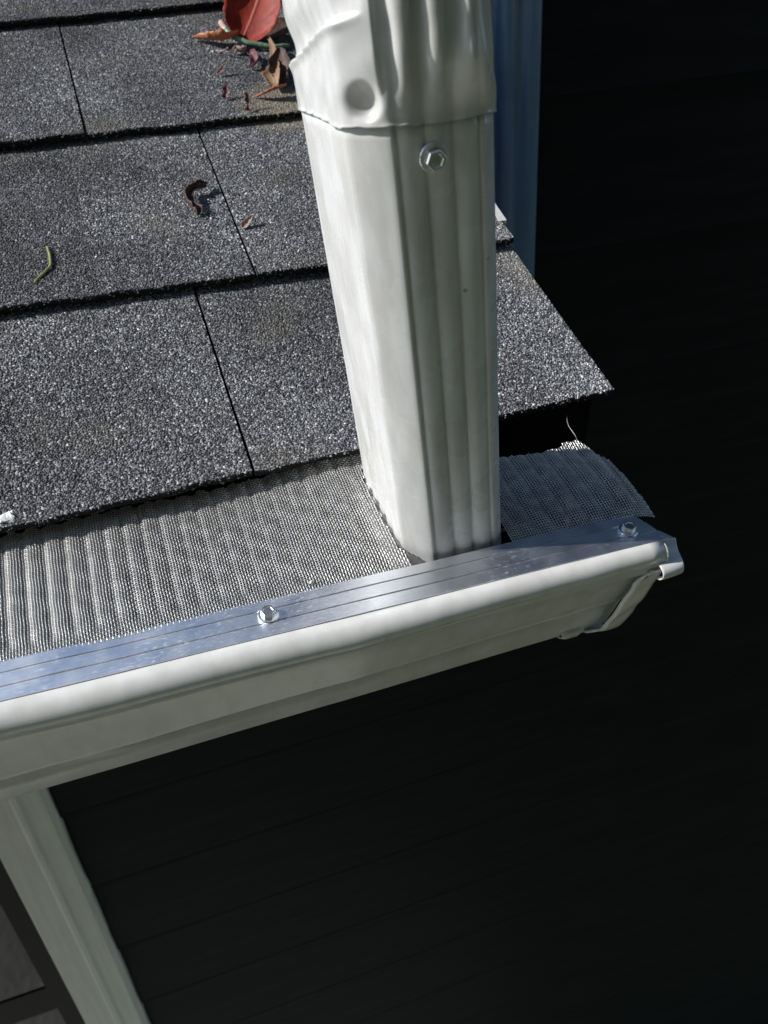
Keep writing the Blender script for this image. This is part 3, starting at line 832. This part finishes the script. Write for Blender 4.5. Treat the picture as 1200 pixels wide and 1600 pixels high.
def weave(X0, X1):
    """two families of wires, each a chain of segments that stops where the mesh is cut"""
    nX = int((X1 - X0) / PITCHW); nV = int(0.091 / PITCHW)
    xs = X0 + np.arange(nX) * PITCHW; vs = np.linspace(0, 1, nV)
    gx, gv = np.meshgrid(xs, vs, indexing='ij')
    gxj = gx + 0.00012 * np.sin(gv * 40 + gx * 300)
    par = (np.add.outer(np.arange(nX), np.arange(nV)) % 2) * 2 - 1
    keep = mesh_keep(gxj, gv)
    allV = []; allF = []; off = 0
    for fam in (0, 1):
        P = mesh_pt(gxj, gv, RW * 0.95 * par * (1 if fam else -1))
        K = keep
        if fam: P = P.transpose(1, 0, 2); K = K.T
        # P: (wire, point, 3)
        T = np.gradient(P, axis=1); T /= np.linalg.norm(T, axis=2)[..., None] + 1e-12
        up = np.array([0, -0.2, 0.98]); A = np.cross(T, up); A /= np.linalg.norm(A, axis=2)[..., None]; B = np.cross(A, T)
        ns = 5
        ring = np.stack([P + RW * (A * math.cos(2 * math.pi * q / ns) + B * math.sin(2 * math.pi * q / ns)) for q in range(ns)], 2)
        nw, npt = P.shape[:2]
        idx = (np.arange(nw * npt * ns).reshape(nw, npt, ns)) + off
        a = idx[:, :-1, :]; b = np.roll(idx, -1, 2)[:, :-1, :]; c = np.roll(idx, -1, 2)[:, 1:, :]; d = idx[:, 1:, :]
        q = np.stack([a, b, c, d], -1)
        kk = (K[:, :-1] & K[:, 1:])
        allF.append(q[kk].reshape(-1, 4)); allV.append(ring.reshape(-1, 3)); off += nw * npt * ns
    V = np.concatenate(allV); Fc = np.concatenate(allF)
    used = np.unique(Fc); mp = np.zeros(len(V), int); mp[used] = np.arange(len(used))
    return V[used], mp[Fc]
V, Fc = weave(-0.285, 0.170)
print('mesh quads', len(Fc))
o = np_obj('woven_mesh', V, Fc, M['wire'], None, True, 'stuff'); attach(o, guard)

# ------------------------------------------------------------------ downspout
dsp = tag(empty('downspout', (0.05, 0.06, -0.03)), 'white fluted aluminium downspout dropping through the mesh into the gutter', 'downspout')
def path(t):
    """centre offset (3-D) of a section t metres up the pipe; bends back to the wall above the elbow"""
    return None
V = []
zs = np.concatenate([np.linspace(-0.035, 0.03, 16), np.linspace(0.035, 0.2290, 30)])
for zz in zs:
    P = sec_at(zz)
    g_ = 0.0009 * np.exp(-max(0, zz - 0.004) / 0.02)           # bottom end slightly belled
    P = P + (P - P.mean(0)) * g_ * 10
    for k, (x, y) in enumerate(P):
        w = 0.00010 * math.sin(zz * 38 + k * 0.03)
        V.append((x + w, y + w, zz))
o = mesh_obj('pipe', V, grid_faces(len(SEC), len(zs), True), M['white'], None, True); attach(o, dsp)
s_ = o.modifiers.new('t', 'SOLIDIFY'); s_.thickness = 0.0006; s_.offset = -1
# elbow sleeve: crumpled, slipped over the pipe and bending back towards the wall
NS = 260
def resample(P, n):
    P2 = np.vstack([P, P[:1]]); L = np.concatenate([[0], np.cumsum(np.linalg.norm(np.diff(P2, axis=0), axis=1))])
    q = np.linspace(0, L[-1], n, endpoint=False)
    return np.stack([np.interp(q, L, P2[:, i]) for i in (0, 1)], 1)
ES = resample(SEC, NS)
for _ in range(5): ES = 0.5 * ES + 0.25 * (np.roll(ES, 1, 0) + np.roll(ES, -1, 0))
ED = ES - CEN
tang = np.roll(ES, -1, 0) - np.roll(ES, 1, 0); tang /= np.linalg.norm(tang, axis=1)[:, None]
EN = np.stack([tang[:, 1], -tang[:, 0]], 1)                    # outward
front = (ES[:, 1] < 0.027) & (ES[:, 0] > 0.037) & (ES[:, 0] < 0.074)
T0 = 0.2285
def smooth(a, b, x):
    t = np.clip((x - a) / (b - a), 0, 1); return t * t * (3 - 2 * t)
nt2 = 150
tt = np.concatenate([T0 + np.linspace(0, 0.05, 100), T0 + 0.05 + np.linspace(0.002, 0.55, 50)])
V = []
cpos = np.array([CEN[0], CEN[1], Z_REF]) + DU * T0 / 1.0
dirv = DU.copy(); prev = T0
for j, t in enumerate(tt):
    l = t - T0
    # bend: from the lean of the pipe back towards the wall and right
    bend = smooth(0.010, 0.10, l)
    dirv = DU * (1 - bend) + np.array([0.10, 0.50, 0.80]) * bend; dirv /= np.linalg.norm(dirv)
    cpos = cpos + dirv * (t - prev); prev = t
    # section basis: x axis stays along the gutter, y axis normal to the path
    ex = np.array([1, 0, 0]) - dirv * dirv[0] * bend; ex /= np.linalg.norm(ex)
    ey = np.cross(dirv, ex) * 1.0
    if bend < 1e-6: ex = np.array([1.0, 0, 0]); ey = np.array([0, 1.0, 0]);
    else:
        ey0 = np.array([0, 1.0, 0]); ey = ey0 * (1 - bend) + ey * bend
    out = np.full(NS, 0.0011)
    X0, Y0 = ES[:, 0], ES[:, 1]
    left = (X0 < 0.026) & (Y0 > 0.036)
    # rim: rolled and ragged, flared at the right front corner
    out += 0.0005 * math.exp(-l / 0.0010)
    q_ = np.exp(-((X0 - 0.0715) / 0.0085) ** 2) * (Y0 < 0.036)
    out += q_ * 0.0018 * smooth(0.0, 0.013, l) * (1 - smooth(0.018, 0.036, l))
    # the front panel is knocked askew: its right side stands forward above the rim
    askew = np.clip(X0 - 0.040, 0, 0.04) * 0.24 * smooth(0.003, 0.022, l) * (1 - smooth(0.028, 0.085, Y0))
    # thumb dimple on the chamfer
    cu = (X0 - 0.0240) / (0.0372 - 0.0240)
    chm = (Y0 < 0.0385) & (X0 < 0.0385)
    rr = np.sqrt(((X0 - 0.0305) / 0.0060) ** 2 + ((l - 0.0085) / 0.0086) ** 2)
    out += np.where(chm, -0.0046 * 0.5 * (1 + np.cos(np.pi * np.clip(rr, 0, 1) ** 1.5)) * smooth(0.0, 0.004, l) * (0.75 + 0.55 * np.clip((X0 - 0.0305) / 0.0060, -1, 1) - 0.25 * np.clip((l - 0.0085) / 0.0086, -1, 1)), 0)
    # crumpled fold running round the left side
    fold_l = 0.0165 + 0.020 * np.clip((0.096 - Y0) / 0.07, 0, 1)
    fx = np.where(left | chm, 1.0, 0) * np.clip((0.0335 - X0) / 0.008, 0, 1) if True else 0
    dl = l - fold_l
    out += fx * (0.0010 * np.exp(-(dl / 0.0022) ** 2) * (dl < 0) + np.where(dl >= 0, 0.0010 - 0.0040 * smooth(0.0, 0.0016, dl) + 0.0022 * smooth(0.002, 0.016, dl), 0))
    # long pressed ribs of the elbow on the front face, growing upwards
    ribs = np.zeros(NS)
    for xc, ls in ((0.0440, 0.009), (0.0548, 0.008), (0.0665, 0.019)):
        gr = np.clip((l - ls) / 0.03, 0, 1.4)
        ribs += gr * 0.0036 * np.exp(-((X0 - xc) / (0.0016 + 0.0018 * gr)) ** 4)
    ribs -= np.clip((l - 0.006) / 0.03, 0, 1.2) * 0.0022
    out += np.where((Y0 < 0.030) & (X0 > 0.036) & (X0 < 0.078), ribs, 0)
    # small hand dents
    out += 0.0003 * np.sin(l * 210 + X0 * 260) * smooth(0.004, 0.02, l) + 0.0001 * np.sin(l * 420 + Y0 * 400)
    rag = (0.00025 * vnoise(np.arange(NS), 71, 0.31) + 0.0007 * vnoise(np.arange(NS), 72, 0.05)) * math.exp(-l / 0.004)
    # rim dips lower round the chamfer and rises on the far left
    D2 = ED + EN * out[:, None]
    D2[:, 1] -= askew; D2[:, 0] -= 0.62 * askew * smooth(0.060, 0.078, X0)
    P = cpos + D2[:, :1] * ex + D2[:, 1:] * ey + rag[:, None] * dirv
    V += list(P)
o = mesh_obj('elbow', V, grid_faces(NS, len(tt), True), M['white'], None, True); attach(o, dsp)
s_ = o.modifiers.new('t', 'SOLIDIFY'); s_.thickness = 0.0007; s_.offset = -1
# screw on the front face, just under the rim
fn = np.cross(np.array([1, 0, 0]), DU); 
fn = fn if fn[1] < 0 else -fn
p = hit(677, 245, fn, np.array([0.05, 0.0248, 0.004]))
screw_at(dsp, p, Vector(fn) + Vector((-0.10, 0, 0.05)), 1.15, 0.2)

# ------------------------------------------------------------------ litter on the roof
def leaf(name, mat, length, width, pos, axis, nrm, curl=0.0, bend=0.0, twist=0.0, shape='oval', nu=26, nv=13, ragged=0.0, seed=0, cup=0.0):
    """blade along +u; curl rolls it about its midrib, bend arcs it along its length"""
    axis = Vector(axis).normalized(); nrm = Vector(nrm); nrm = (nrm - axis * nrm.dot(axis)).normalized(); side = nrm.cross(axis)
    V = []; UV = []
    for i in range(nu):
        u = i / (nu - 1)
        if shape == 'oval': w = math.sin(math.pi * min(1, u * 0.97 + 0.02)) ** 0.7
        elif shape == 'tip': w = (math.sin(math.pi * u ** 0.75) ** 0.85) * (1 - 0.3 * u)
        elif shape == 'serrate': w = (math.sin(math.pi * u ** 0.8) ** 0.75) * (1 + 0.10 * (1 - ((u * 9) % 1.0)))
        else: w = 0.55 + 0.45 * float(vnoise(u, seed, 5))
        w = max(0.02, w) * width * 0.5
        for j in range(nv):
            v = j / (nv - 1) * 2 - 1
            rag_ = 1 + ragged * float(vnoise(u * 8 + (3 if v > 0 else 0), seed + (1 if v > 0 else 9), 1.0)) * abs(v)
            a = v * w * rag_
            ca = curl * v
            sx = math.sin(ca) / curl * w * rag_ if abs(curl) > 1e-3 else a
            hz = (1 - math.cos(ca)) / curl * w if abs(curl) > 1e-3 else 0.0
            hz += cup * abs(v) * w
            be = bend * u
            lx = math.sin(be) / bend * length if abs(bend) > 1e-3 else u * length
            lz = (1 - math.cos(be)) / bend * length if abs(bend) > 1e-3 else 0.0
            tw = twist * (u - 0.3)
            s2 = sx * math.cos(tw) - hz * math.sin(tw); h2 = sx * math.sin(tw) + hz * math.cos(tw)
            h2 += 0.02 * length * float(vnoise(u * 6 + v * 2, seed + 5, 1.0)) * (0.4 + abs(v))
            q = axis * (lx - math.sin(be) * h2) + nrm * (lz + math.cos(be) * h2) + side * s2
            V.append(Vector(pos) + q); UV.append((u, (v + 1) / 2))
    o = mesh_obj(name, V, grid_faces(nv, nu), mat, None, True)
    uvl = o.data.uv_layers.new(name='uv')
    for lp in o.data.loops: uvl.data[lp.index].uv = UV[lp.vertex_index]
    s2 = o.modifiers.new('t', 'SOLIDIFY'); s2.thickness = 0.00035
    return o
rnV = Vector(RN); ruV = Vector(RU); rx = Vector((1, 0, 0))
def rp(px, py, h=0.0):
    """point on top of the shingles under a photo pixel, raised by h"""
    x, s = roof_px(px, py, TH)
    k = max(i for i in range(len(courses)) if courses[i][0] + courses[i][1] * x <= s + 1e-6)
    hh = float(surf_h(k, 0, np.array(x), np.array(s)))
    x, s = roof_px(px, py, hh + h)
    return Vector(roof_pt(x, s, hh + h))

def ribbon(name, mat, pts, widths, curl, tilt, seed=0, nv=9, n=7, crinkle=0.0008):
    """dry leaf shaped along a path of points: width, roll and tilt vary along it"""
    P = cr_spline([Vector(p) for p in pts], n); m_ = len(P)
    w = np.interp(np.linspace(0, 1, m_), np.linspace(0, 1, len(widths)), widths)
    V = []; UV = []
    for i, p in enumerate(P):
        t = (P[min(i + 1, m_ - 1)] - P[max(i - 1, 0)]).normalized()
        up = (rnV - t * rnV.dot(t)).normalized(); sd = t.cross(up)
        ti = tilt[0] + (tilt[1] - tilt[0]) * i / (m_ - 1)
        a = sd * math.cos(ti) + up * math.sin(ti); b = up * math.cos(ti) - sd * math.sin(ti)
        for j in range(nv):
            v = j / (nv - 1) * 2 - 1; ww = w[i] * 0.5 * (1 + 0.18 * float(vnoise(i * 0.7 + (5 if v > 0 else 0), seed, 1.0)))
            c = curl * v
            V.append(p + a * (math.sin(c) / curl * ww) + b * ((1 - math.cos(c)) / curl * ww + crinkle * float(vnoise(i * 0.9 + v * 1.7, seed + 3, 1.0))))
            UV.append((i / (m_ - 1), (v + 1) / 2))
    o = mesh_obj(name, V, grid_faces(nv, m_), mat, None, True)
    uvl = o.data.uv_layers.new(name='uv')
    for lp in o.data.loops: uvl.data[lp.index].uv = UV[lp.vertex_index]
    s2 = o.modifiers.new('t', 'SOLIDIFY'); s2.thickness = 0.00035
    return o
def cr_spline(P, n=8):
    out = []
    P = [P[0]] + list(P) + [P[-1]]
    for i in range(1, len(P) - 2):
        for k in range(n):
            t = k / n; a, b, c, d = P[i - 1], P[i], P[i + 1], P[i + 2]
            out.append(0.5 * ((2 * b) + (c - a) * t + (2 * a - 5 * b + 4 * c - d) * t * t + (3 * b - a - 3 * c + d) * t ** 3))
    out.append(P[-2]); return out
o = leaf('red_leaf', M['red_leaf'], 0.074, 0.054, rp(376, 68, 0.003), rx * 0.62 + ruV * 0.62 + rnV * 0.50, rnV * 0.62 - ruV * 0.6 - rx * 0.35, curl=0.7, bend=0.55, shape='serrate', seed=3)
tag(o, 'large crimson red leaf propped up beside the downspout elbow', 'leaf')
o = ribbon('orange_leaf', M['orange_leaf'], [rp(301, 59, 0.003), rp(312, 60, 0.004), rp(330, 62, 0.006), rp(350, 62, 0.007), rp(368, 56, 0.006)], [0.002, 0.010, 0.022, 0.026, 0.016], 1.5, (0.5, 0.25), 8)
tag(o, 'curled orange leaf with pointed tip lying beside the red leaf', 'leaf')
o = ribbon('tan_leaf', M['tan_leaf'], [rp(421, 60, 0.012), rp(428, 78, 0.012), rp(431, 100, 0.010), rp(427, 118, 0.008), rp(429, 136, 0.005)], [0.003, 0.007, 0.012, 0.020, 0.008], 1.1, (-0.9, -0.2), 12)
tag(o, 'narrow dry tan leaf standing against the downspout elbow', 'leaf')
o = ribbon('brown_leaf', M['orange_leaf'], [rp(396, 151, 0.001), rp(412, 146, 0.005), rp(428, 140, 0.008), rp(446, 134, 0.009)], [0.001, 0.007, 0.011, 0.007], 0.9, (0.3, 0.6), 14)
tag(o, 'thin rust-brown leaf sliver lying below the narrow tan leaf', 'leaf')
o = leaf('dark_leaf', M['brown_leaf'], 0.036, 0.026, rp(440, 134, 0.003), rx * 0.3 + ruV * 0.9 + rnV * 0.25, rnV - rx * 0.4, curl=1.2, bend=0.5, shape='oval', seed=17, ragged=0.25)
tag(o, 'dark brown dead leaf wedged between tan leaf and downspout', 'leaf')
o = leaf('dark_leaf', M['brown_leaf'], 0.046, 0.034, rp(404, 68, 0.001), rx * 0.9 + ruV * 0.35 + rnV * 0.05, rnV, curl=0.8, bend=0.3, shape='oval', seed=19, ragged=0.3)
tag(o, 'dark brown leaf lying in shadow under the green stem', 'leaf')
o = ribbon('purple_leaf', M['purple_leaf'], [rp(388, 82, 0.004), rp(397, 86, 0.005), rp(399, 97, 0.005), rp(391, 106, 0.002)], [0.004, 0.009, 0.012, 0.005], 1.6, (-0.6, -0.2), 23)
tag(o, 'small cupped purple petal below the green stem', 'petal')
o = ribbon('mauve_petal', M['pink_leaf'], [rp(366, 82, 0.002), rp(373, 77, 0.004), rp(380, 80, 0.004), rp(383, 76, 0.003)], [0.006, 0.012, 0.011, 0.005], 1.4, (0.1, 0.6), 27)
tag(o, 'crumpled mauve petal scrap just under the orange leaf', 'petal')
flakes = [('pale_flake', 'pink_leaf', (338, 80), 0.016, 0.005, (0.6, -0.7, 0.1), 31, 'thin pale pink flake below the orange leaf'),
          ('pale_flake', 'pink_leaf', (338, 118), 0.016, 0.007, (0.8, 0.5, 0.2), 33, 'pale curled flake beneath the mauve petal scrap'),
          ('purple_flake', 'purple_leaf', (352, 154), 0.013, 0.011, (0.3, 0.9, 0.4), 35, 'small upright mauve flake near the third shingle course edge'),
          ('pink_flake', 'purple_leaf', (389, 173), 0.015, 0.011, (0.1, 0.95, 0.4), 37, 'pink triangular flake on the sandy patch of shingle'),
          ('pale_flake', 'pink_leaf', (377, 357), 0.015, 0.008, (0.8, 0.5, 0.15), 39, 'lone pale pink flake beside the shingle joint'),
          ('pale_flake', 'tan_leaf', (420, 45), 0.010, 0.006, (0.8, 0.4, 0.4), 41, 'tan crumb between red leaf and downspout')]
for nm, mk_, (px, py), L, w, ax, sd, lab in flakes:
    o = leaf(nm, M[mk_], L, w, rp(px, py, 0.0012), rx * ax[0] + ruV * ax[1] + rnV * ax[2], rnV - ruV * 0.3, curl=1.2, bend=0.7, shape='rag' if sd % 3 else 'tip', seed=sd, ragged=0.4, nu=10, nv=7)
    tag(o, lab, 'leaf flake')
# the dried brown curl lying alone on the second course
o = ribbon('dried_leaf', M['brown_leaf'], [rp(322, 289, 0.003), rp(308, 291, 0.006), rp(295, 298, 0.006), rp(292, 310, 0.005), rp(300, 322, 0.004), rp(312, 334, 0.002)], [0.004, 0.011, 0.009, 0.012, 0.008, 0.010], 1.9, (0.9, 0.2), 44, crinkle=0.002)
tag(o, 'crumpled dark dried leaf lying alone on the second shingle course', 'leaf')
# green stem
pts = [rp(346, 36, 0.010), rp(352, 45, 0.010), rp(365, 57, 0.008), rp(385, 66, 0.0065), rp(405, 70, 0.005), rp(428, 73, 0.004), rp(452, 71, 0.003)]
sp_ = cr_spline(pts)
st = tag(empty('leaf_stem', tuple(rp(400, 70, 0))), 'curved green stem with pale end lying across the fallen leaves', 'stem')
nsp = len(sp_)
rad = [0.0027 - 0.0008 * i / nsp + (0.0004 if i % 11 == 0 else 0) for i in range(nsp)]
tube('shoot', sp_[9:], rad[9:], M['stem'], st, 10)
tube('cut_end', sp_[:11], [r * 1.05 for r in rad[:11]], M['stem_pale'], st, 10)
# yellow-green bent needle
pts = [rp(55, 440, 0.0012), rp(62, 433, 0.0016), rp(73, 422, 0.002), rp(79, 414, 0.0022), rp(78, 400, 0.002), rp(74, 386, 0.0015)]
o = tube('bent_twig', cr_spline(pts), 0.0010, M['needle'], None, 8)
tag(o, 'bent yellow-green twig lying on the second shingle course', 'twig')
# white scraps
def scrap(name, px, py, size, lab, pos=None):
    n = 11; V = []
    c = pos if pos is not None else rp(px, py, 0.0012)
    for h in (0, 0.0006):
        for k in range(n):
            a = 2 * math.pi * k / n; r = size * (0.55 + 0.5 * random.random())
            V.append(c + rx * r * 1.3 * math.cos(a) + ruV * r * math.sin(a) + rnV * (h + 0.0008 * math.sin(2 * a)))
    f = [tuple(range(n))[::-1], tuple(range(n, 2 * n))] + [(k, (k + 1) % n, n + (k + 1) % n, n + k) for k in range(n)]
    return tag(mesh_obj(name, V, f, M['scrap']), lab, 'scrap')
scrap('paint_scrap', 10, 810, 0.0038, 'white paint scrap at the lower edge of the first shingle course')
mp_ = mesh_pt(np.array(-0.0304), np.array(0.06), 0.0008)
scrap('paint_scrap', 0, 0, 0.0014, 'tiny white crumb on the mesh above the aluminium rail', Vector(mp_))
# loose strand of wire bridging mesh and roof edge at the right
a = Vector(mesh_pt(np.array(0.1535), np.array(0.64), 0.0)); b = Vector((0.1600, 0.1030, 0.0265))
pts = [a, a.lerp(b, 0.3) + Vector((0.001, 0, -0.001)), a.lerp(b, 0.7) + Vector((-0.001, 0, -0.0008)), b]
o = tube('wire_strand', cr_spline(pts), 0.00022, M['wire'], None, 5)
tag(o, 'single loose wire strand between the mesh corner and shingle edge', 'wire')
